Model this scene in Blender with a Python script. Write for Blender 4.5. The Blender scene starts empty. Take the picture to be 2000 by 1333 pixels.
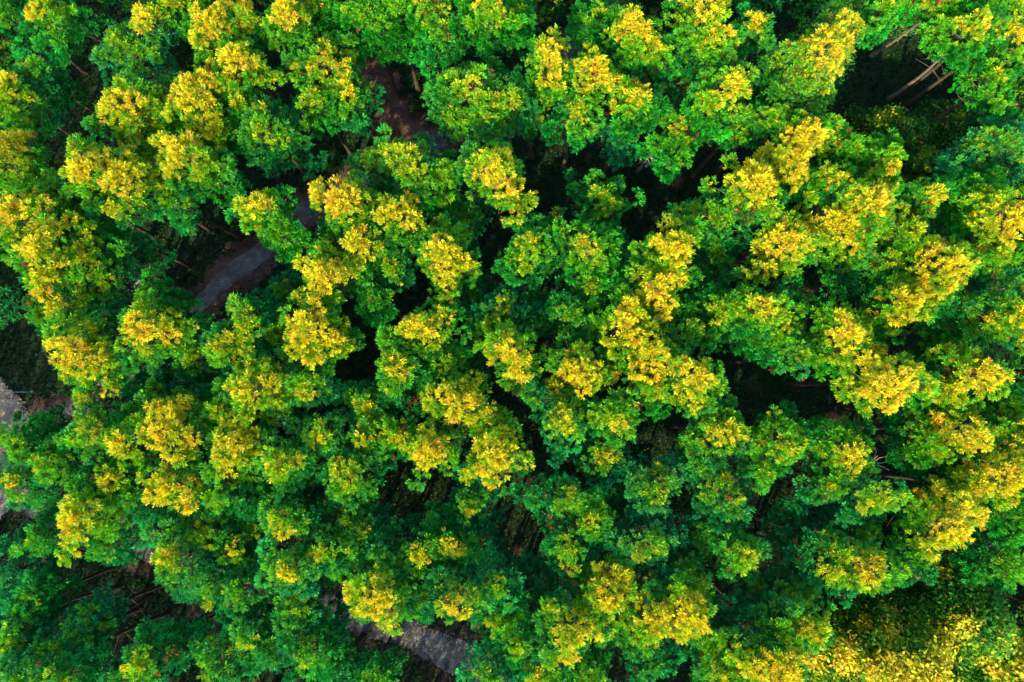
import bpy, math, random
import numpy as np
from mathutils import Vector
R = math.radians
rng = np.random.default_rng(7)
random.seed(7)
S = bpy.context.scene

# ---------------------------------------------------------------- camera
CAM_H = 57.0
TILT = R(4.2)
FPX = 1351.0                      # focal length in pixels of the 2000 px wide photograph
cam_d = bpy.data.cameras.new('camera'); cam = bpy.data.objects.new('camera', cam_d)
S.collection.objects.link(cam); S.camera = cam
cam.location = (0, 0, CAM_H); cam.rotation_euler = (TILT, 0, 0)
cam_d.sensor_width = 36.0; cam_d.lens = 36.0 * FPX / 2000.0
cam_d.clip_end = 2000.0
# ---------------------------------------------------------------- sky, sun, exposure
SUN_EL, SUN_AZ = R(38), R(202)    # azimuth clockwise from +Y: the sun stands below the picture, a little left
W = bpy.data.worlds.new('World'); S.world = W; W.use_nodes = True
nt = W.node_tree
sky = nt.nodes.new('ShaderNodeTexSky'); sky.sky_type = 'NISHITA'; sky.sun_disc = False
sky.sun_elevation = SUN_EL; sky.sun_rotation = SUN_AZ
nt.links.new(sky.outputs[0], nt.nodes['Background'].inputs[0])
nt.nodes['Background'].inputs[1].default_value = 0.15
sd = bpy.data.lights.new('sun', 'SUN'); so = bpy.data.objects.new('sun', sd); S.collection.objects.link(so)
sd.energy = 2.6; sd.angle = R(0.5); sd.color = (1.0, 0.82, 0.46)
sdir = Vector((math.sin(SUN_AZ)*math.cos(SUN_EL), math.cos(SUN_AZ)*math.cos(SUN_EL), math.sin(SUN_EL)))
so.rotation_euler = sdir.to_track_quat('Z', 'Y').to_euler(); so.location = sdir * 90
S.view_settings.view_transform = 'Standard'; S.view_settings.look = 'None'
S.view_settings.gamma = 1; S.view_settings.use_curve_mapping = False
S.view_settings.exposure = 2.32

# ---------------------------------------------------------------- helpers
def at(px, py, z=0.0):
    """the point at height z that the photograph shows at pixel (px, py)"""
    u = (px - 1000) / FPX; v = (666.5 - py) / FPX
    c, s = math.cos(TILT), math.sin(TILT)
    d = (u, v*c + s, v*s - c)
    k = (z - CAM_H) / d[2]
    return np.array((d[0]*k, d[1]*k, z))

def mesh_object(name, verts, loops, sizes, mat, parent=None, col=None, smooth=False):
    me = bpy.data.meshes.new(name)
    me.vertices.add(len(verts)); me.vertices.foreach_set('co', np.asarray(verts, np.float32).ravel())
    loops = np.asarray(loops, np.int32).ravel(); sizes = np.asarray(sizes, np.int32)
    me.loops.add(len(loops)); me.loops.foreach_set('vertex_index', loops)
    me.polygons.add(len(sizes))
    st = np.concatenate(([0], np.cumsum(sizes)[:-1])).astype(np.int32)
    me.polygons.foreach_set('loop_start', st); me.polygons.foreach_set('loop_total', sizes)
    if smooth: me.polygons.foreach_set('use_smooth', np.ones(len(sizes), bool))
    me.update(calc_edges=True)
    if col is not None:
        a = me.color_attributes.new('leaf_tint', 'FLOAT_COLOR', 'POINT')
        c4 = np.ones((len(verts), 4), np.float32); c4[:, :3] = col
        a.data.foreach_set('color', c4.ravel())
    me.materials.append(mat)
    o = bpy.data.objects.new(name, me); S.collection.objects.link(o)
    if parent is not None: o.parent = parent
    return o

def tag(o, label=None, cat=None, group=None, kind=None):
    if label: o['label'] = label
    if cat: o['category'] = cat
    if group: o['group'] = group
    if kind: o['kind'] = kind
    return o

def empty(name, loc):
    e = bpy.data.objects.new(name, None); S.collection.objects.link(e)
    e.location = loc; e.empty_display_size = 0.5
    return e

class Tubes:
    """tapered tubes collected into one mesh"""
    def __init__(s): s.v = []; s.f = []; s.n = 0
    def add(s, pts, rad, sides=6):
        pts = np.asarray(pts, float); m = len(pts)
        d = np.gradient(pts, axis=0); d /= np.linalg.norm(d, axis=1)[:, None] + 1e-9
        ref = np.array((0.31, 0.87, 0.38)); a = np.cross(d, ref); a /= np.linalg.norm(a, axis=1)[:, None] + 1e-9
        b = np.cross(d, a)
        th = np.arange(sides) * 2*math.pi/sides
        ring = pts[:, None] + np.asarray(rad)[:, None, None] * (np.cos(th)[None, :, None]*a[:, None] + np.sin(th)[None, :, None]*b[:, None])
        s.v.append(ring.reshape(-1, 3))
        i, j = np.meshgrid(np.arange(m-1), np.arange(sides), indexing='ij')
        i = i.ravel(); j = j.ravel(); k = (j+1) % sides
        s.f.append(np.stack((i*sides+j, i*sides+k, (i+1)*sides+k, (i+1)*sides+j), 1) + s.n)
        s.n += m*sides
    def build(s, name, mat, parent=None):
        v = np.concatenate(s.v); f = np.concatenate(s.f)
        return mesh_object(name, v, f, np.full(len(f), 4), mat, parent, smooth=True)

# ---------------------------------------------------------------- materials
def new_mat(name):
    m = bpy.data.materials.new(name); m.use_nodes = True
    n = m.node_tree; p = n.nodes['Principled BSDF']
    return m, n, p

def foliage_mat(name, rough=0.55, spec=0.25, trans=0.35, tboost=(1.25, 1.15, 0.5)):
    m, n, p = new_mat(name)
    at_ = n.nodes.new('ShaderNodeAttribute'); at_.attribute_name = 'leaf_tint'
    n.links.new(at_.outputs['Color'], p.inputs['Base Color'])
    p.inputs['Roughness'].default_value = rough; p.inputs['Specular IOR Level'].default_value = spec
    tr = n.nodes.new('ShaderNodeBsdfTranslucent')
    mul = n.nodes.new('ShaderNodeMix'); mul.data_type = 'RGBA'; mul.blend_type = 'MULTIPLY'
    mul.inputs[0].default_value = 1.0
    n.links.new(at_.outputs['Color'], mul.inputs[6]); mul.inputs[7].default_value = (*tboost, 1)
    n.links.new(mul.outputs[2], tr.inputs[0])
    mx = n.nodes.new('ShaderNodeMixShader'); mx.inputs[0].default_value = trans
    n.links.new(p.outputs[0], mx.inputs[1]); n.links.new(tr.outputs[0], mx.inputs[2])
    n.links.new(mx.outputs[0], n.nodes['Material Output'].inputs[0])
    return m

def noise_mat(name, stops, scale, detail=6, rough=0.9, bump=0.3, bscale=None, dist=0.0):
    m, n, p = new_mat(name)
    tc = n.nodes.new('ShaderNodeTexCoord')
    nz = n.nodes.new('ShaderNodeTexNoise'); nz.inputs['Scale'].default_value = scale
    nz.inputs['Detail'].default_value = detail; nz.inputs['Roughness'].default_value = 0.65
    nz.inputs['Distortion'].default_value = dist
    n.links.new(tc.outputs['Object'], nz.inputs['Vector'])
    cr = n.nodes.new('ShaderNodeValToRGB'); e = cr.color_ramp.elements
    while len(e) > 1: e.remove(e[0])
    e[0].position = stops[0][0]; e[0].color = (*stops[0][1], 1)
    for q, c in stops[1:]:
        x = e.new(q); x.color = (*c, 1)
    n.links.new(nz.outputs[0], cr.inputs[0])
    n2 = n.nodes.new('ShaderNodeTexNoise'); n2.inputs['Scale'].default_value = bscale or scale*8
    n2.inputs['Detail'].default_value = 8
    n.links.new(tc.outputs['Object'], n2.inputs['Vector'])
    mr = n.nodes.new('ShaderNodeMapRange'); mr.inputs[1].default_value = .3; mr.inputs[2].default_value = .7
    mr.inputs[3].default_value = 0.55; mr.inputs[4].default_value = 1.5
    n.links.new(n2.outputs[0], mr.inputs[0])
    mul = n.nodes.new('ShaderNodeMix'); mul.data_type = 'RGBA'; mul.blend_type = 'MULTIPLY'; mul.inputs[0].default_value = 1
    n.links.new(cr.outputs[0], mul.inputs[6]); n.links.new(mr.outputs[0], mul.inputs[7])
    n.links.new(mul.outputs[2], p.inputs['Base Color'])
    p.inputs['Roughness'].default_value = rough; p.inputs['Specular IOR Level'].default_value = 0.2
    b = n.nodes.new('ShaderNodeBump'); b.inputs['Strength'].default_value = bump; b.inputs['Distance'].default_value = 0.1
    n.links.new(n2.outputs[0], b.inputs['Height']); n.links.new(b.outputs[0], p.inputs['Normal'])
    return m

NEEDLE = foliage_mat('pine_needles')
LEAF = foliage_mat('broad_leaves', rough=0.6, spec=0.12, trans=0.35)
UNDER = foliage_mat('undergrowth_leaves', rough=0.6, spec=0.2, trans=0.25)
BARK = noise_mat('pine_bark', [(0.3, (.025, .018, .015)), (0.55, (.055, .038, .03)), (0.75, (.10, .075, .062))], 3.0, bump=0.8, bscale=14)
PALEBARK = noise_mat('pale_pine_bark', [(0.3, (.07, .06, .055)), (0.55, (.14, .12, .11)), (0.75, (.22, .195, .18))], 3.0, bump=0.8, bscale=14)
TWIG = noise_mat('twig_bark', [(0.3, (.06, .036, .026)), (0.6, (.12, .078, .058)), (0.8, (.20, .145, .12))], 2.0, bump=0.2)
DEADW = noise_mat('weathered_wood', [(0.3, (.28, .27, .27)), (0.7, (.5, .48, .47))], 2.0, bump=0.3)
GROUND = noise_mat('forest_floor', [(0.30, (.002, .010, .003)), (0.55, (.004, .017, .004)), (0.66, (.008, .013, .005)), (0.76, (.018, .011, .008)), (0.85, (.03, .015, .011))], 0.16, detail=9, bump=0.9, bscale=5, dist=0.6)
GRAVEL = noise_mat('gravel', [(0.3, (.035, .031, .031)), (0.5, (.075, .068, .068)), (0.7, (.14, .130, .130))], 1.0, detail=9, bump=0.5, bscale=10)
DIRT = noise_mat('red_dirt', [(0.3, (.025, .013, .010)), (0.5, (.055, .028, .022)), (0.7, (.10, .058, .048))], 0.7, detail=9, bump=0.6, bscale=8)
EARTH = noise_mat('dark_earth', [(0.3, (.010, .008, .006)), (0.5, (.022, .015, .012)), (0.7, (.045, .030, .024))], 0.7, detail=9, bump=0.6, bscale=8)
SAND = noise_mat('pale_track_dirt', [(0.3, (.12, .09, .065)), (0.55, (.24, .19, .145)), (0.75, (.36, .30, .25))], 0.9, detail=9, bump=0.5, bscale=8)
POLE = noise_mat('galvanised_metal', [(0.3, (.30, .36, .44)), (0.7, (.42, .50, .58))], 2.0, rough=0.45, bump=0.05)

# ---------------------------------------------------------------- ground and roads
def hill(x, y):
    return 0.35*np.sin(x*0.11+1.0)*np.cos(y*0.09) + 0.15*np.sin(x*0.31+y*0.23) - 0.5
gx = np.concatenate((np.linspace(-700, -95, 12), np.linspace(-90, 90, 141), np.linspace(95, 700, 12)))
gy = np.concatenate((np.linspace(-700, -75, 12), np.linspace(-70, 70, 121), np.linspace(75, 700, 12)))
GX, GY = np.meshgrid(gx, gy, indexing='ij'); GZ = hill(GX, GY)
gv = np.stack((GX, GY, GZ), -1).reshape(-1, 3)
ny = len(gy); ii, jj = np.meshgrid(np.arange(len(gx)-1), np.arange(ny-1), indexing='ij'); ii = ii.ravel(); jj = jj.ravel()
gf = np.stack((ii*ny+jj, (ii+1)*ny+jj, (ii+1)*ny+jj+1, ii*ny+jj+1), 1)
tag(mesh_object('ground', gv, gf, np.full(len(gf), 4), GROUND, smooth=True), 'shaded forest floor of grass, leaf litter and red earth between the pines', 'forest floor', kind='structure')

def spline(pts, n=24):
    P = np.array([at(a, b)[:2] for a, b in pts]); P = np.vstack((2*P[0]-P[1], P, 2*P[-1]-P[-2])); out = []
    for i in range(1, len(P)-2):
        for t in np.linspace(0, 1, n, endpoint=False):
            a, b, c, d = P[i-1:i+3]
            out.append(.5*((2*b)+(-a+c)*t+(2*a-5*b+4*c-d)*t*t+(-a+3*b-3*c+d)*t**3))
    out.append(P[-2]); return np.array(out)
ROADS = []
def road(name, pts, width, mat, lift, label, wob=.25):
    c = spline(pts); d = np.gradient(c, axis=0); d /= np.linalg.norm(d, axis=1)[:, None]
    nrm = np.stack((-d[:, 1], d[:, 0]), 1); m = len(c); q = 7
    ln = np.cumsum(np.concatenate(([0], np.linalg.norm(np.diff(c, axis=0), axis=1))))
    wl = width/2*(1+wob*np.sin(ln*.9+1)+.3*wob*np.sin(ln*2.7)+.3*wob*rng.standard_normal(m)); wr = width/2*(1+wob*np.sin(ln*.7+3)+.3*wob*np.cos(ln*3.1)+.3*wob*rng.standard_normal(m))
    v = []
    for k in range(q):
        s = -1+2*k/(q-1); off = np.where(s < 0, wl*s, wr*s)
        xy = c+nrm*off[:, None]
        v.append(np.column_stack((xy, hill(xy[:, 0], xy[:, 1])+lift)))
    v = np.stack(v, 1).reshape(-1, 3)
    i, k = np.meshgrid(np.arange(m-1), np.arange(q-1), indexing='ij'); i = i.ravel(); k = k.ravel()
    f = np.stack((i*q+k, i*q+k+1, (i+1)*q+k+1, (i+1)*q+k), 1)
    ROADS.append((c, width/2))
    tag(mesh_object(name, v, f, np.full(len(f), 4), mat, smooth=True), label, 'path', kind='structure')
UP = [(1215, -60), (1190, 0), (1140, 75), (1090, 150), (1000, 210), (870, 262), (790, 300), (700, 350), (600, 405), (500, 495), (430, 545), (375, 600), (300, 680), (220, 745), (140, 800), (20, 850), (-80, 880)]
road('path_verge', UP, 3.6, DIRT, .03, 'red dirt edge along the upper gravel path')
road('path', UP, 1.5, GRAVEL, .045, 'grey gravel path running through the upper left of the wood', .15)
road('trail', [(690, -40), (695, 40), (712, 90), (745, 165), (785, 235), (800, 275)], 4.2, DIRT, .06, 'reddish dirt trail that comes down from the top edge to the gravel path')
road('track', [(-60, 730), (-10, 775), (20, 830), (18, 900), (-10, 970), (-60, 1040)], 3.0, SAND, .075, 'pale sandy track curving along the left edge')
LOW = [(-60, 930), (60, 985), (170, 1020), (270, 1060), (380, 1130), (520, 1180), (660, 1200), (760, 1228), (850, 1270), (930, 1310), (1010, 1380)]
road('road_verge', LOW, 4.6, EARTH, .03, 'dark earth verge along the lower gravel road')
road('road', LOW, 2.5, GRAVEL, .045, 'grey gravel road seen between the crowns near the bottom edge', .12)

# ---------------------------------------------------------------- foliage builders
KB = 22
def unit(v): return v/(np.linalg.norm(v, axis=-1, keepdims=True)+1e-9)
def tufts(pos, dirs, size, K=KB, spread=.80, wid=.082, rg=rng):
    """brush-like shoots: K needle sprays round each shoot direction; returns vertices (N*K*3)"""
    N = len(pos)
    d = unit(dirs); ref = np.where(np.abs(d[:, 2:3]) > .8, np.array([[1., 0, 0]]), np.array([[0, 0, 1.]]))
    a = unit(np.cross(d, ref)); b = np.cross(d, a)
    th = rg.uniform(0, 2*math.pi, (N, K)); ph = spread*np.sqrt(rg.uniform(0.02, 1, (N, K)))
    nd = (np.cos(ph)[..., None]*d[:, None] + np.sin(ph)[..., None]*(np.cos(th)[..., None]*a[:, None]+np.sin(th)[..., None]*b[:, None]))
    side = unit(np.cross(nd, d[:, None]+.6*rg.standard_normal((N, K, 3))))
    L = size[:, None]*rg.uniform(.75, 1.15, (N, K)); w = (size*wid)[:, None]*rg.uniform(.7, 1.3, (N, K))
    base = pos[:, None]+d[:, None]*(size[:, None]*rg.uniform(0, .35, (N, K)))[..., None]
    t1 = base+nd*L[..., None]+side*w[..., None]
    t2 = base+nd*(L*rg.uniform(.7, .95, (N, K)))[..., None]-side*w[..., None]
    return np.stack((base, t1, t2), 2).reshape(-1, 3)

def leaves(pos, dirs, size, K, rg=rng):
    """flat leaf quads strewn round each point"""
    N = len(pos); c = pos[:, None]+rg.standard_normal((N, K, 3))*size[:, None, None]*.75
    nrm = unit(dirs[:, None]+.8*rg.standard_normal((N, K, 3))); a = unit(np.cross(nrm, rg.standard_normal((N, K, 3)))); b = np.cross(nrm, a)
    s = (size[:, None]*rg.uniform(.28, .5, (N, K)))[..., None]
    q = np.stack((c-a*s, c-b*s*.5, c+a*s, c+b*s*.5), 2)
    return q.reshape(-1, 3)

PAL = {  # needle colours (albedo): blue-green, green; lime, gold, amber stand in for sunlight; dry orange-brown
    'blue': np.array((.006, .205, .066)), 'green': np.array((.009, .250, .012)),
    'lime': np.array((.100, .370, .006)), 'gold': np.array((.55, .48, .014)), 'amber': np.array((.60, .36, .02)), 'brown': np.array((.24, .09, .03))}

def lobes_for(Rm, D, rg, dens=1.0, flat=.5):
    """branch-end clumps spread over an uneven crown; returns centres (z 0 = top) and radii"""
    k1, k2, k3 = rg.uniform(0, 6.28, 3)
    mod = lambda az: 1+.15*np.sin(2*az+k1)+.20*np.sin(3*az+k2)+.17*np.sin(5*az+k3)
    out = [(0, 0, -.15, .42), (.25*Rm*math.cos(k1), .25*Rm*math.sin(k1), -.35, .45), (.28*Rm*math.cos(k1+2.2), .28*Rm*math.sin(k1+2.2), -.4, .45), (.26*Rm*math.cos(k1+4.2), .26*Rm*math.sin(k1+4.2), -.45, .45)]
    tgt = int(dens*(13+6.0*Rm*Rm)); tries = 0
    while len(out) < tgt and tries < 4000:
        tries += 1
        t = rg.uniform(0, 1)**1.15; az = rg.uniform(0, 6.283)
        prof = min(1.0, (t+.05)**flat*1.15) if t < .7 else 1.0-.55*(t-.7)/.3
        r = Rm*prof*mod(az)*rg.uniform(.70, 1.06)*(1 if rg.uniform() < .8 else .6)
        lr = rg.uniform(.34, .58)*(.8+.09*Rm)
        p = (r*math.cos(az), r*math.sin(az), -.35-D*t+rg.normal(0, .2))
        if all((p[0]-o[0])**2+(p[1]-o[1])**2+.55*(p[2]-o[2])**2 > (.74*(lr+o[3]))**2 for o in out): out.append((*p, lr))
    return np.array(out)

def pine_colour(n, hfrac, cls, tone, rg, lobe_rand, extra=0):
    """per-shoot colour: green needles, sunlight painted in as lime and gold towards the leader"""
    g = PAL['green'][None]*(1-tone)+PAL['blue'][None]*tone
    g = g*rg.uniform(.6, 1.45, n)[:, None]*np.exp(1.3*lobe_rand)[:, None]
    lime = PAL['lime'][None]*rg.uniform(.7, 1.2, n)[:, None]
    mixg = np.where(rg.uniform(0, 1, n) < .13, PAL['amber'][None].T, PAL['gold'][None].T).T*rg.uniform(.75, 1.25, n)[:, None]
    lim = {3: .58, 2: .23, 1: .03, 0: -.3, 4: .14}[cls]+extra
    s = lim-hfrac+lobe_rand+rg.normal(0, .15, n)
    wl = np.clip((s+.62)/.52, 0, 1)[:, None]**1.3; wg = np.clip((s+.04)/.44, 0, 1)[:, None]  # painted sunlight: lime, then gold, strongest at the crown top
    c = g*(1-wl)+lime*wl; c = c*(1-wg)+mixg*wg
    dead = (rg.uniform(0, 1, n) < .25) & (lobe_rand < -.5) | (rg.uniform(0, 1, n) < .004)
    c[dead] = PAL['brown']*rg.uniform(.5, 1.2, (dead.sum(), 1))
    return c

def crown_arrays(Rm, D, cls, tone, rg, extra=0, K=KB, dens=1.0, per=25, size=.30):
    lb = lobes_for(Rm, D, rg, dens)
    sa = rg.uniform(0, 3.14); st = rg.uniform(1.0, 1.42); u1 = np.array((math.cos(sa), math.sin(sa))); u2 = np.array((-u1[1], u1[0]))
    lb[:, :2] = np.outer(lb[:, :2]@u1*st, u1)+np.outer(lb[:, :2]@u2/st**.7, u2)
    cen = lb[:, :3]; lr = lb[:, 3]; m = len(lb)
    cnt = np.maximum(8, (per*(lr/.5)**2).astype(int)); idx = np.repeat(np.arange(m), cnt); n = len(idx)
    out = unit(cen*np.array((1, 1, 0))+1e-4)*(np.linalg.norm(cen[:, :2], axis=1)/Rm)[:, None]
    d = unit(rg.standard_normal((n, 3))+np.array((0, 0, .55))+.5*out[idx]); d[:, 2] = np.where(d[:, 2] < -.35, -d[:, 2], d[:, 2])
    pos = cen[idx]+d*(lr[idx]*rg.uniform(.35, 1.0, n))[:, None]*np.array((1.15, 1.15, .75))
    dirs = unit(d+np.array((0, 0, .35))+.35*out[idx])
    sz = size*rg.uniform(.75, 1.25, n)
    v = tufts(pos, dirs, sz, K, rg=rg)
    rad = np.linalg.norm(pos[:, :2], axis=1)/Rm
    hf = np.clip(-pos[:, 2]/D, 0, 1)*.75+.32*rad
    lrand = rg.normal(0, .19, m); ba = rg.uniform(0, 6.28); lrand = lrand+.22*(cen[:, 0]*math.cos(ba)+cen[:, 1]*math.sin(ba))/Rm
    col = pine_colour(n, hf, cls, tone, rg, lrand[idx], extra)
    cc = np.repeat(col, K*3, axis=0).reshape(n, K, 3, 3)
    cc[:, :, 0] *= .7; cc = cc*rg.uniform(.8, 1.25, (n, K, 1, 1))          # shade inside the tufts painted in as darker needle bases; random tone per needle
    return lb, v, cc.reshape(-1, 3)

def trunk_tube(H, r0, rg, lean=(0, 0)):
    t = np.linspace(0, 1, 9); bend = rg.normal(0, .25, 2)
    px = bend[0]*np.sin(t*3.0)+rg.normal(0, .03, 9); py = bend[1]*np.sin(t*2.6)+rg.normal(0, .03, 9)
    pts = np.column_stack((px, py, t*H)); pts[0, :2] = 0; pts[-1, :2] = 0
    pts[:, :2] += np.outer(t, lean)
    rad = r0*(1-.82*t); rad[0] *= 1.35
    return pts, rad

# trees whose bare stem shows: pixel where the stem meets the ground
LEAN = {(1880, 68): (1738, 192), (1838, 8): (1704, 106), (28, 190): (150, 276), (105, 35): (190, 72), (1335, 258): (1245, 332)}

def wood(e, Ht, D, lb, rg, r0, lean, dead_n, mat=None, dead_top=.2):
    """tapered stem, and one skeleton of limbs that runs up its heart into every clump of the crown"""
    T = Tubes(); pts, rad = trunk_tube(Ht-.6, r0, rg, lean); T.add(pts, rad, 8)
    T.build('trunk', mat or BARK, e)
    B = Tubes(); B.add(pts, rad*.6, 5)
    ax = lambda z: np.array((np.interp(z, pts[:, 2], pts[:, 0]), np.interp(z, pts[:, 2], pts[:, 1]), z))
    for q in range(len(lb)):
        c = lb[q, :3]; rr = np.hypot(c[0]-lean[0], c[1]-lean[1]); z0 = min(max(Ht-D-2.2, c[2]-.45*rr-.3), Ht-.9)
        a = ax(z0); mid = (a+c)/2+np.array((0, 0, -.12*rr))+rg.normal(0, .07, 3)
        B.add([a, mid, c+(0, 0, lb[q, 3]*.45)], [.030+.012*rr, .02+.008*rr, .012], 4)
    for q in range(dead_n):
        z0 = max(1.0, Ht-D-rg.uniform(dead_top, 5)); az = rg.uniform(0, 6.28); L = rg.uniform(.5, 1.7)
        a = ax(z0); bq = a+np.array((math.cos(az)*L, math.sin(az)*L, rg.uniform(-.2, .35)*L))
        B.add([a, (a+bq)/2+rg.normal(0, .05, 3), bq], [.022, .014, .006], 4)
    B.build('branches', TWIG, e)

def make_pine(px, py, rpx, cls, idx):
    rg = np.random.default_rng(1000+idx)
    H = {4: 13.6, 3: 14.4, 2: 13.4, 1: 12.0, 0: 9.2}[cls]+rg.uniform(-.8, .8)
    zc = H-1.2; p = at(px, py, zc)
    Rm = rpx*(CAM_H-zc)/FPX*rg.uniform(.88, 1.14); D = (.9 if (px, py) in LEAN else 1.2)*Rm+.8
    b = at(*LEAN[(px, py)], 0) if (px, py) in LEAN else p
    gz = float(hill(b[0], b[1]))-.15; lean = (p-b)[:2]
    e = empty('pine_tree', (b[0], b[1], gz)); Ht = H-gz
    tone = float(np.clip((rg.uniform(0, .7) if cls else rg.uniform(.4, 1))+.45*(py/1333-.45)-.25*(px/2000-.5), 0, 1))
    extra = .06*(px-1000)/1000-(.14 if px < 560 and py > 1060 else 0)-(.07 if 560 <= px < 1500 and py > 940 else 0)+(.05 if px < 700 and py < 560 else 0)+rg.uniform(-.09, .10)  # regional strength of the sunlight painted into the crown
    if (px, py) in BLUE: tone = 1.0
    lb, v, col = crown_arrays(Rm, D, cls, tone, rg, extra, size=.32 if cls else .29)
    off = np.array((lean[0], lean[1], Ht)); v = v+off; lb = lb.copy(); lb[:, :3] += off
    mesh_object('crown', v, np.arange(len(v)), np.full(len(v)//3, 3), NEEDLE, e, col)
    wood(e, Ht, D, lb, rg, (.17 if (px, py) in LEAN else .15+.025*Rm), lean, 18 if (px, py) in LEAN else (3 if cls else 2), PALEBARK if (px, py) in LEAN else None)
    return e, H

# ---------------------------------------------------------------- the trees: x y radius class, read off the photograph
# class 3 golden crown, 2 green with a yellow top, 1 mid green, 0 low dark green
TREES = """
105 35 60 2;30 40 48 0;245 98 62 1;300 48 48 2;350 20 52 2;425 55 58 3;468 125 50 3;255 205 68 3;388 190 66 3;430 245 45 2;
28 190 76 2;108 172 34 0;8 315 58 3;178 335 68 3;245 360 58 3;365 310 62 3;418 350 48 1;520 255 66 1;480 215 40 1;
562 40 44 3;610 20 46 1;500 60 36 1;628 125 66 2;684 182 44 1;620 205 46 1;722 45 66 1;770 25 46 2;850 28 66 2;868 82 40 1;950 30 60 2;1010 40 46 1;
925 180 78 2;1005 205 46 1;800 325 66 2;865 350 48 1;735 320 38 1;
1165 45 48 1;1180 90 40 0;1238 62 60 3;1375 15 64 3;1380 85 50 2;1470 62 42 1;1070 125 50 3;1160 150 66 3;1050 205 44 1;1125 220 56 1;1275 110 40 2;
1245 205 46 2;1210 275 42 0;1330 165 42 0;1425 175 50 3;1378 212 40 2;1335 258 60 1;1440 240 44 1;
1530 185 50 1;1718 22 42 1;1880 68 60 2;1838 8 46 2;1955 70 62 2;1928 158 52 1;1975 20 46 2;1950 290 66 1;1995 240 40 0;1905 340 40 0;
1555 275 66 3;1500 240 46 1;1722 322 52 2;1652 300 48 1;
40 430 62 3;92 490 58 3;105 560 52 3;170 500 46 2;212 545 54 1;165 425 46 1;115 385 42 1;255 478 34 0;342 392 44 1;518 412 54 2;552 462 42 1;
135 612 40 0;290 645 60 3;340 618 40 1;150 690 68 3;300 585 36 1;488 620 44 2;210 650 44 1;
670 395 62 3;775 425 72 3;705 475 46 3;655 465 44 1;870 505 68 3;860 385 44 1;905 435 48 0;970 340 62 3;640 545 58 3;735 585 38 1;608 648 66 3;828 645 58 3;
770 520 34 1;930 575 48 0;985 600 40 1;560 575 46 0;545 650 38 1;700 520 34 0;
1175 388 64 1;1040 485 56 2;1145 480 58 2;1315 490 58 3;1280 560 54 3;1220 635 66 3;1150 560 50 1;1115 615 38 1;1395 425 54 1;1470 365 70 3;1540 325 52 3;
1400 610 52 2;1480 602 46 2;1390 490 46 0;1050 615 44 0;1210 500 40 0;
1530 475 66 3;1645 445 72 3;1690 400 56 3;1600 355 40 2;1770 460 54 2;1800 395 54 1;1850 420 44 0;1965 435 60 3;1905 390 54 1;1850 520 62 3;1930 500 44 2;
1825 555 44 2;1760 592 58 3;1718 520 50 1;1640 648 62 3;1515 640 72 1;1552 692 38 1;1870 625 52 1;1930 620 54 2;1985 615 46 3;1705 585 40 0;1950 550 44 0;
185 765 58 1;55 870 54 1;110 905 50 1;45 940 60 1;110 850 44 0;190 850 60 2;250 860 48 2;330 840 68 3;370 785 50 1;500 765 78 3;440 800 46 2;
340 945 58 3;165 1005 70 3;230 935 48 2;272 965 44 1;452 870 58 3;495 915 38 1;430 965 44 1;390 700 48 1;445 680 48 2;300 740 46 0;322 665 42 1;262 718 42 1;600 752 44 2;
778 728 52 2;728 792 46 1;890 785 66 3;720 852 56 2;775 850 48 2;632 850 46 2;552 910 48 3;690 935 60 2;838 880 44 3;970 885 68 3;870 710 42 1;
545 985 44 1;915 985 56 1;600 900 40 1;610 975 46 0;930 700 40 0;
1005 700 56 3;1125 722 66 3;1270 690 50 3;1350 742 62 3;1090 820 54 2;1200 815 54 2;1175 890 52 1;1272 765 38 1;1402 850 64 2;1275 960 56 4;
1110 975 46 1;1195 960 42 0;1405 965 62 2;1340 650 44 1;960 640 42 1;
1525 870 66 2;1650 885 60 2;1735 745 68 3;1910 735 66 3;1850 770 48 2;1885 850 62 3;1800 865 56 1;1775 800 44 0;1705 965 56 2;1955 930 56 3;1845 965 52 1;
1992 850 44 2;1610 945 44 1;1960 800 40 1;1690 690 46 1;1850 690 46 1;
350 1095 74 2;30 1110 56 0;70 1175 54 1;165 1228 50 1;35 1245 56 1;115 1260 52 1;55 1315 56 2;130 1325 46 2;290 1285 56 1;350 1262 38 0;430 1290 56 1;250 1325 44 1;
405 1040 56 1;95 1045 40 1;475 1150 52 1;490 1230 46 1;425 1135 44 1;215 1055 44 1;655 1215 38 0;
560 1015 46 2;640 1070 58 2;572 1110 52 2;820 1070 58 2;735 1158 64 3;806 1158 38 1;890 1172 62 2;580 1205 56 1;530 1260 50 1;610 1265 50 1;738 1318 38 1;
950 1075 54 0;965 1135 46 1;695 1030 54 1;745 1090 44 1;975 1205 50 1;660 1320 46 0;470 1060 48 1;880 1060 40 1;860 1120 42 1;
1150 1015 54 2;1110 1065 48 1;1262 1062 58 4;1370 1040 48 1;1440 1080 48 2;1180 1160 62 3;1345 1130 56 1;1270 1215 62 3;1340 1195 48 3;1110 1235 62 3;
1010 1250 48 1;1055 1310 50 1;1385 1250 48 1;1400 1305 50 2;1465 1290 54 3;1150 1315 52 1;1475 1225 52 1;1270 1290 44 0;1200 1080 38 0;1050 1150 46 0;960 1310 42 1;
1570 1060 50 0;1700 1110 66 2;1845 1025 68 3;1960 1100 66 1;1535 1185 56 1;1580 1225 46 2;1520 1300 60 3;1680 1035 46 0;1610 1110 42 1;1905 985 42 0;1975 1010 40 1
"""
BLUE = {(1275, 960), (1262, 1062), (245, 98), (300, 48), (1950, 290), (30, 1110), (950, 1075), (1175, 890), (985, 600)}
recs = [tuple(int(q) for q in t.split()) for t in TREES.replace('\n', '').split(';') if t.strip()]
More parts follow.
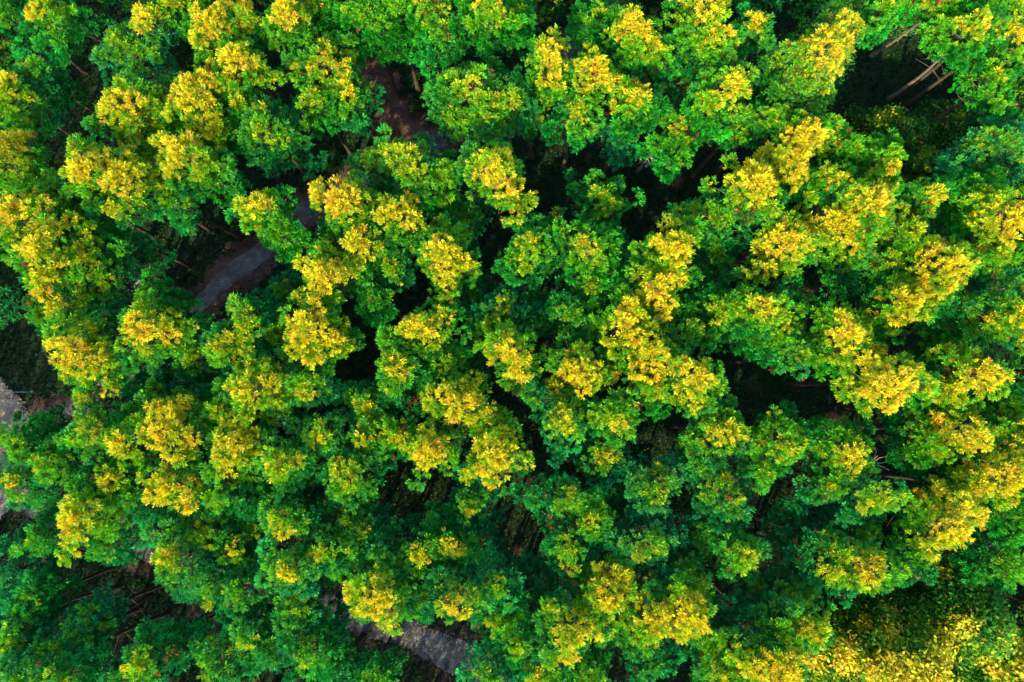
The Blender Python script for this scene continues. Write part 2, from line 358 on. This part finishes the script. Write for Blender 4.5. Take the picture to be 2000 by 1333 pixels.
ZONE = [
 ["beside the leaning orange trunk, top left corner", "at the top, left of the dirt trail", "along the red dirt trail, top", "at the top, right of the trail fork", "around the vine-draped tree, top right", "by the bare leaning trunks, top right corner"],
 ["on the left edge above the sandy ground", "around the bend of the gravel path", "below the trail fork, upper centre", "just below the broad dark clearing", "above the round dark hole, right", "on the right edge, upper half"],
 ["near the pale track, left edge", "left of the black hollow, lower left", "around the black hollow, centre", "in the middle, right of centre", "below the round dark hole, right", "on the right edge, lower half"],
 ["in the bottom left corner", "bottom, left of the grey road", "above the grey road, bottom centre", "bottom, right of the grey road", "bottom, left of the broadleaf trees", "above the broadleaf trees, bottom right"]]
LOOK = {3: ('golden crowned pine', 'golden'), 2: ('green pine with yellow tips', 'yellow-tipped'), 1: ('plain green pine', 'plain green'), 0: ('low dark green pine', 'low dark'), 4: ('soft blue-green pine with pale yellow tips', 'blue-green')}
NUM = ['', 'one', 'two', 'three', 'four', 'five', 'six', 'seven', 'eight', 'nine', 'ten', 'eleven']
ORD = ['leftmost', 'second from left', 'third from left', 'fourth from left', 'fifth from left', 'sixth from left', 'seventh from left', 'eighth from left', 'ninth from left']
groups = {}
for r in recs:
    zc = (min(3, r[1]*4//1333), min(5, max(0, r[0]*6//2000)), r[3]); groups.setdefault(zc, []).append(r)
LABEL = {}
for (a, b, c), lst in groups.items():
    lst.sort(); n = len(lst)
    for k, r in enumerate(lst):
        if n == 1: LABEL[r] = 'the only %s %s' % (LOOK[c][0], ZONE[a][b])
        else:
            o = ORD[k] if k < n-1 or n < 3 else 'rightmost'
            if n == 2: o = ('left', 'right')[k]+' one'
            LABEL[r] = '%s, %s of %s %s' % ({3: 'golden pine', 2: 'yellow-tipped pine', 1: 'green pine', 0: 'dark low pine', 4: 'blue-green pine'}[c], o, NUM[n], ZONE[a][b])
for i, r in enumerate(recs):
    e, H = make_pine(*r, i)
    tag(e, LABEL[r], 'pine tree', 'pines of the dense wood')

# ---------------------------------------------------------------- the vine-draped pine
rg = np.random.default_rng(55)
H = 14.6; p = at(1605, 105, H-1.4); Rm = 2.95; D = 5.2; gz = float(hill(p[0], p[1]))-.15
e = tag(empty('pine_tree', (p[0], p[1], gz)), 'ragged golden pine hung all over with climbing vines, red bare earth beside it', 'pine tree', 'pines of the dense wood')
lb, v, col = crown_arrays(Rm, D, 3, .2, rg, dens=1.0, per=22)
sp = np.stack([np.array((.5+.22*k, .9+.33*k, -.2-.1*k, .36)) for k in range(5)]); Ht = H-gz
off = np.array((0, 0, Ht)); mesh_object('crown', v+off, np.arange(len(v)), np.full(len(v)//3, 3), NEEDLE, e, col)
lb2 = lb.copy(); lb2[:, 2] += Ht; wood(e, Ht, D, lb2, rg, .22, (0, 0), 6)
P = []; Dn = []
for l in lb:
    for q in range(7):
        az = rg.uniform(0, 6.28); c = l[:3]+np.array((math.cos(az), math.sin(az), .3))*l[3]*rg.uniform(.3, 1)
        outw = unit(c*np.array((1, 1, 0)))*.35+rg.normal(0, .2, 3)*np.array((1, 1, 0))
        for k in range(12):
            P.append(c+np.array((0, 0, .25))+outw*k*.16-np.array((0, 0, .012*k*k))); Dn.append((outw[0], outw[1], .8))
P = np.array(P); Dn = np.array(Dn); vv = leaves(P+off, Dn, np.full(len(P), .14), 4, rg); n4 = len(vv)//4
base = np.where(rg.uniform(0, 1, (n4, 1)) < .35, np.array([(.34, .36, .02)]), np.array([(.05, .23, .02)]))*rg.uniform(.6, 1.3, (n4, 1))
up = np.clip(1+np.repeat(P[:, 2], 4)/3.2, 0, 1)[:, None]; base = base*up+np.array((.02, .17, .03))*(1-up)
mesh_object('vines', vv, np.arange(len(vv)), np.full(n4, 4), LEAF, e, np.repeat(base, 4, axis=0))

# ---------------------------------------------------------------- broadleaf trees
def broadleaf(px, py, rpx, H, gold, dark, label, seed, leaf=.40, name='broadleaf_tree'):
    rg = np.random.default_rng(seed)
    zc = H-1.2; p = at(px, py, zc); Rm = rpx*(CAM_H-zc)/FPX; D = 1.5*Rm+1.2; gz = float(hill(p[0], p[1]))-.15; Ht = H-gz
    e = tag(empty(name, (p[0], p[1], gz)), label, 'broadleaf tree', 'broadleaved trees among the pines')
    lb = lobes_for(Rm, D, rg, .8, .55); m = len(lb); lb[:, 3] *= 1.3
    cnt = (24*(lb[:, 3]/.5)**2).astype(int); idx = np.repeat(np.arange(m), cnt); n = len(idx)
    d = unit(rg.standard_normal((n, 3))+np.array((0, 0, .4)))
    pos = lb[idx, :3]+d*(lb[idx, 3]*rg.uniform(.5, 1.0, n))[:, None]; pos[:, 2] += Ht
    K = 7; vv = leaves(pos, unit(d+np.array((0, 0, .8))), np.full(n, leaf), K, rg); n4 = len(vv)//4
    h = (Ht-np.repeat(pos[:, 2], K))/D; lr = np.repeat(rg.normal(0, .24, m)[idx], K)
    w = np.clip((gold-h*.75+lr+rg.normal(0, .12, n4))/.45, 0, 1)[:, None]  # sunlight painted in: lime and yellow leaves towards the top of the crown
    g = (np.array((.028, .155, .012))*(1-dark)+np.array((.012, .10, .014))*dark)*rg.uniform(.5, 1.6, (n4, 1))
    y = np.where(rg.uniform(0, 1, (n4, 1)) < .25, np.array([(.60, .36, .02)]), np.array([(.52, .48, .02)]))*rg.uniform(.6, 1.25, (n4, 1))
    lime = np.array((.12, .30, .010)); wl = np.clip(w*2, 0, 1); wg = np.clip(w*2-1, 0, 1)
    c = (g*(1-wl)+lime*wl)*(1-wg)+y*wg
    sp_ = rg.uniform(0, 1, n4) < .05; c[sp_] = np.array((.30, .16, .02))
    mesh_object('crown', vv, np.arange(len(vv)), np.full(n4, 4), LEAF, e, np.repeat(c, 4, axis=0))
    lb[:, 2] += Ht; wood(e, Ht, D, lb, rg, .18, (0, 0), 0)
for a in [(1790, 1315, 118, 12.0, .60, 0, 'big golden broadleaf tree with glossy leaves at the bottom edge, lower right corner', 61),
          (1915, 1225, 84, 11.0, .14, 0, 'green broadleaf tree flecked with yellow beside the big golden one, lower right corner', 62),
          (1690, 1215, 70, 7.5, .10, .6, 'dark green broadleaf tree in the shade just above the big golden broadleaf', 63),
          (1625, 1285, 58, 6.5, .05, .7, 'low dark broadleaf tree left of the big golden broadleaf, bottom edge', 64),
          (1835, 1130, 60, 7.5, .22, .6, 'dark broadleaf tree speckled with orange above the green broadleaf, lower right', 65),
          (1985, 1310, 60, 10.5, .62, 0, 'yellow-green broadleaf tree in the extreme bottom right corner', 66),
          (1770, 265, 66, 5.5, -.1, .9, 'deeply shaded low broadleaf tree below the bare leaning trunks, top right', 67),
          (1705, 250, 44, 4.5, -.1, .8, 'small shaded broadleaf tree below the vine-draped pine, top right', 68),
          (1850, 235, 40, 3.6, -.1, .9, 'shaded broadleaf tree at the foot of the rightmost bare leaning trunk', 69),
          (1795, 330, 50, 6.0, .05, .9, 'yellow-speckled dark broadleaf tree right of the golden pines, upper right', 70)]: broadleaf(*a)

# ---------------------------------------------------------------- shrubs
def shrub(px, py, r, h, col, label, seed, name='shrub', cat='shrub', grp='low shrubs in the clearings', leafw=.16):
    rg = np.random.default_rng(seed); p = at(px, py, h*.6); gz = float(hill(p[0], p[1]))-.05
    e = tag(empty(name, (p[0], p[1], gz)), label, cat, grp); n = int(230*r*r)+60
    d = unit(rg.standard_normal((n, 3))); d[:, 2] = np.abs(d[:, 2]); az = np.arctan2(d[:, 1], d[:, 0]); k1 = rg.uniform(0, 6)
    pos = d*(rg.uniform(.35, 1, n)*(1+.25*np.sin(3*az+k1)))[:, None]*np.array((r, r, h))
    vv = leaves(pos, d+np.array((0, 0, .6)), np.full(n, leafw), 5, rg); n4 = len(vv)//4
    c = np.array(col)*rg.uniform(.5, 1.6, (n4, 1)); mesh_object('foliage', vv, np.arange(len(vv)), np.full(n4, 4), LEAF if name == 'shrub' else UNDER, e, np.repeat(c, 4, axis=0))
    T = Tubes(); T.add([(0, 0, -.1), (0, 0, h*.25), (0, .02, h*.5)], [.05, .04, .02], 5)
    for q in range(10):
        a = rg.uniform(0, 6.28); T.add([(0, 0, .05), (.4*r*math.cos(a), .4*r*math.sin(a), .45*h), (.8*r*math.cos(a), .8*r*math.sin(a), .8*h)], [.03, .02, .008], 4)
    T.build('stems', TWIG, e)
G1 = (.006, .04, .008); G2 = (.010, .06, .015); BR = (.14, .07, .04)
for k, a in enumerate([
    (765, 118, .75, .9, G1, 'dark leafy shrub at the right edge of the dirt trail, top'),
    (805, 145, 1.0, 1.0, G2, 'rounded green shrub on the red earth right of the dirt trail'),
    (785, 175, .6, .7, G1, 'small shrub on the verge below the rounded shrub, right of the trail'),
    (812, 205, .9, .6, G1, 'flat dark shrub just above the trail fork, right side'),
    (650, 290, .9, .8, G2, 'shrub in the grass left of the trail fork'),
    (640, 320, .6, .6, (.05, .15, .012), 'yellowish green shrub in the grass left of the trail fork'),
    (250, 520, .8, .9, G2, 'green shrub at the left end of the grassy clearing, upper left'),
    (420, 400, .8, .7, G1, 'dark shrub at the top of the grassy clearing, upper left'),
    (1560, 60, .8, .8, G1, 'shrub on red earth left of the vine-draped pine'),
    (1640, 170, .7, .7, G2, 'shrub on red earth between the vine-draped pine and the leaning trunks'),
    (1722, 145, 1.0, .7, G1, 'spreading shrub on red earth between the two bare leaning trunks'),
    (1755, 110, .6, .6, G2, 'small shrub above the spreading one between the bare leaning trunks'),
    (1680, 215, .9, .8, G1, 'dark shrub on the red earth under the spreading one, top right'),
    (1590, 560, 1.1, .7, G1, 'grassy shrub in the middle of the round dark hole, right'),
    (715, 640, .9, .6, (.008, .06, .012), 'dark shrub deep in the black central hollow'),
    (180, 1110, .9, .7, G1, 'dark shrub in the shaded clearing at lower left'),
    (260, 1150, .8, .7, G1, 'dark shrub right of centre in the shaded clearing at lower left'),
    (120, 760, 1.0, .8, G2, 'green shrub in the grass beside the thin blue-grey pole, left edge')]): shrub(*a, 300+k)
for k, a in enumerate([
    (390, 1208, .55, 1.6, BR, 'withered brown shrub in the shaded clearing at lower left'),
    (1424, 1180, .6, 2.0, BR, 'withered brown shrub in the dark gap at bottom, right of centre'),
    (635, 1316, .6, 2.0, BR, 'withered brown shrub at the bottom edge, left of the grey road'),
    (1012, 1080, .6, 2.0, (.2, .09, .05), 'withered brown shrub in the dark slot below the centre'),
    (1325, 350, .6, 1.6, (.18, .08, .05), 'withered brown shrub in the broad dark clearing, upper right of centre'),
    (352, 575, .5, 1.0, (.4, .2, .1), 'withered orange-brown shrub beside the upper gravel path'),
    (1312, 925, .5, 1.6, (.18, .08, .05), 'withered brown shrub beside the soft blue-green pines'),
    (1640, 815, .5, 2.0, (.3, .14, .09), 'withered brown shrub in the gap right of centre, lower half')]): shrub(*a, 340+k, 'withered_shrub', 'dead shrub', 'withered brown shrubs', .11)

# ---------------------------------------------------------------- dead snags and the pole
def snag(px, py, px2, py2, H, label, seed):
    rg = np.random.default_rng(seed); b = at(px, py, 0); t = at(px2, py2, H); gz = float(hill(b[0], b[1]))-.1
    e = tag(empty('dead_snag', (b[0], b[1], gz)), label, 'dead tree', 'pale dead snags'); l = (t-b)[:2]
    pts = np.array([(l[0]*q, l[1]*q, (H-gz)*q) for q in np.linspace(0, 1, 6)]); pts[1:-1, :2] += rg.normal(0, .05, (4, 2))
    T = Tubes(); T.add(pts, np.linspace(.13, .03, 6), 7); T.build('trunk', DEADW, e)
    B = Tubes(); B.add(pts, np.linspace(.08, .02, 6), 5)
    for q in range(12):
        f = rg.uniform(.35, 1); a = np.array((l[0]*f, l[1]*f, (H-gz)*f)); az = rg.uniform(0, 6.28); L = rg.uniform(.5, 1.5)
        c = a+np.array((math.cos(az)*L, math.sin(az)*L, .3*L)); B.add([a, (a+c)/2+rg.normal(0, .06, 3), c], [.03, .02, .008], 4)
    B.build('branches', DEADW, e)
snag(275, 542, 262, 540, 5, 'pale dead snag at the left end of the grassy clearing, upper left', 1)
snag(372, 425, 366, 395, 6, 'pale dead snag at the top of the grassy clearing, under a plain green pine', 2)
snag(1262, 322, 1268, 300, 6, 'pale dead snag with radiating twigs in the broad dark clearing', 3)
snag(1710, 905, 1705, 908, 7, 'pale dead snag in the gap near the lower right, beside yellow-tipped pines', 4)
b = at(57, 766, 0); gz = float(hill(b[0], b[1]))-.1
e = tag(empty('slim_pole', (b[0], b[1], gz)), 'thin blue-grey metal pole standing in the grass at the left edge', 'pole')
T = Tubes(); T.add([(0, 0, 0), (0, 0, 2.5), (0, 0, 5.2)], [.04, .035, .03], 10); T.build('shaft', POLE, e)
T = Tubes(); T.add([(0, 0, 5.2), (0, 0, 5.3), (0, 0, 5.34)], [.07, .07, .01], 10); T.build('cap', POLE, e)
T = Tubes(); T.add([(0, 0, 0), (0, 0, .18), (0, 0, .2)], [.14, .14, .06], 10); T.build('base', POLE, e)

# ---------------------------------------------------------------- undergrowth and the wood that carries on outside the frame
def road_dist(x, y):
    d = np.full(len(x), 99.)
    for c, w in ROADS:
        if w > 2.2 and len(c) > 200: w = w-.9
        cc = c[::6]
        d = np.minimum(d, np.sqrt((x[:, None]-cc[:, 0])**2+(y[:, None]-cc[:, 1])**2).min(1)-w*.8)
    return d
rg = np.random.default_rng(99)
n = 42000; x = rg.uniform(-52, 52, n); y = rg.uniform(-36, 42, n)
pat = np.sin(x*.33+1.3)*np.cos(y*.41+.4)+.6*np.sin(x*.9+y*.7)+.5*np.sin(x*.21-y*1.3+2)
bare = np.exp(-((x+10)**2+(y-26)**2)/60)+np.exp(-((x-31)**2+(y-21)**2)/40)+np.exp(-((x+40)**2+(y-2)**2)/30)
keep = (pat+rg.normal(0, .6, n) > -1.5+1.6*bare) & (road_dist(x, y) > 0); x = x[keep]; y = y[keep]; n = len(x)
pos = np.column_stack((x, y, hill(x, y)+rg.uniform(.05, 1.0, n)*rg.uniform(.2, 1, n))); K = 8
vv = leaves(pos, np.tile((0, 0, 1.), (n, 1)), np.full(n, .26), K, rg); n4 = len(vv)//4
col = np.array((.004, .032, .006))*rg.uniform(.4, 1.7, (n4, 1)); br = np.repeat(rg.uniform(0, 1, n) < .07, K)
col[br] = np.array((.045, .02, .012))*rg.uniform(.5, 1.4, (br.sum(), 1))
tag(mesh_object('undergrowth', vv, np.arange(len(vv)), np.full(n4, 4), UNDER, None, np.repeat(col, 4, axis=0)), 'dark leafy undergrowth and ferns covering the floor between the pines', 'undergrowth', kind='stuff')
n = 60000; x = rg.uniform(-50, 50, n); y = rg.uniform(-34, 40, n); keep = road_dist(x, y) > -.1; x = x[keep]; y = y[keep]; n = len(x)
vv = tufts(np.column_stack((x, y, hill(x, y)-.02)), np.tile((0, 0, 1.), (n, 1))+rg.normal(0, .2, (n, 3)), rg.uniform(.15, .32, n), 5, .8, .16, rg)
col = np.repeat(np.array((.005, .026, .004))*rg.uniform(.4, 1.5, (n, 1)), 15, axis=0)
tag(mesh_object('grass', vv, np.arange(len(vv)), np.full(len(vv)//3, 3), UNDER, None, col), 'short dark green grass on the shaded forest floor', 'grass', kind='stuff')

V = []; C = []; TT = Tubes(); k = 0
for gx_ in np.arange(-62, 63, 4.6):
    for gy_ in np.arange(-48, 56, 4.6):
        x, y = gx_+rg.uniform(-1.2, 1.2), gy_+rg.uniform(-1.2, 1.2)
        hx = 35.2; 
        if abs(x) < hx+1.2 and -21.5-1.0 < y < 27.5: continue
        if x < -30 and -16 < y < 4 and x > -41: continue
        r_ = np.random.default_rng(5000+k); k += 1
        Hh = r_.uniform(11.5, 14.5); Rm = r_.uniform(1.9, 2.7)
        lb, v, col = crown_arrays(Rm, 3.4*Rm+1, int(r_.integers(1, 4)), r_.uniform(0, .7), r_, K=6, dens=1.5, per=13, size=.36)  # crowns made extra deep so these unseen trees keep sun off the floor
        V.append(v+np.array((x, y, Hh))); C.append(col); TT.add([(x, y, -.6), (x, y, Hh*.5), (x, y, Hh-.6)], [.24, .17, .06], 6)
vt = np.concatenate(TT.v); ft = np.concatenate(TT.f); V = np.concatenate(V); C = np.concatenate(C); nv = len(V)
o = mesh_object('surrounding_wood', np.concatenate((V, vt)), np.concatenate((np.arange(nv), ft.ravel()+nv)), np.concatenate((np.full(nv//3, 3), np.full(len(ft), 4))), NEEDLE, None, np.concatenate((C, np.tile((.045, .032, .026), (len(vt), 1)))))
tag(o, 'pine wood carrying on beyond the edges of the photo', 'wood', kind='stuff')
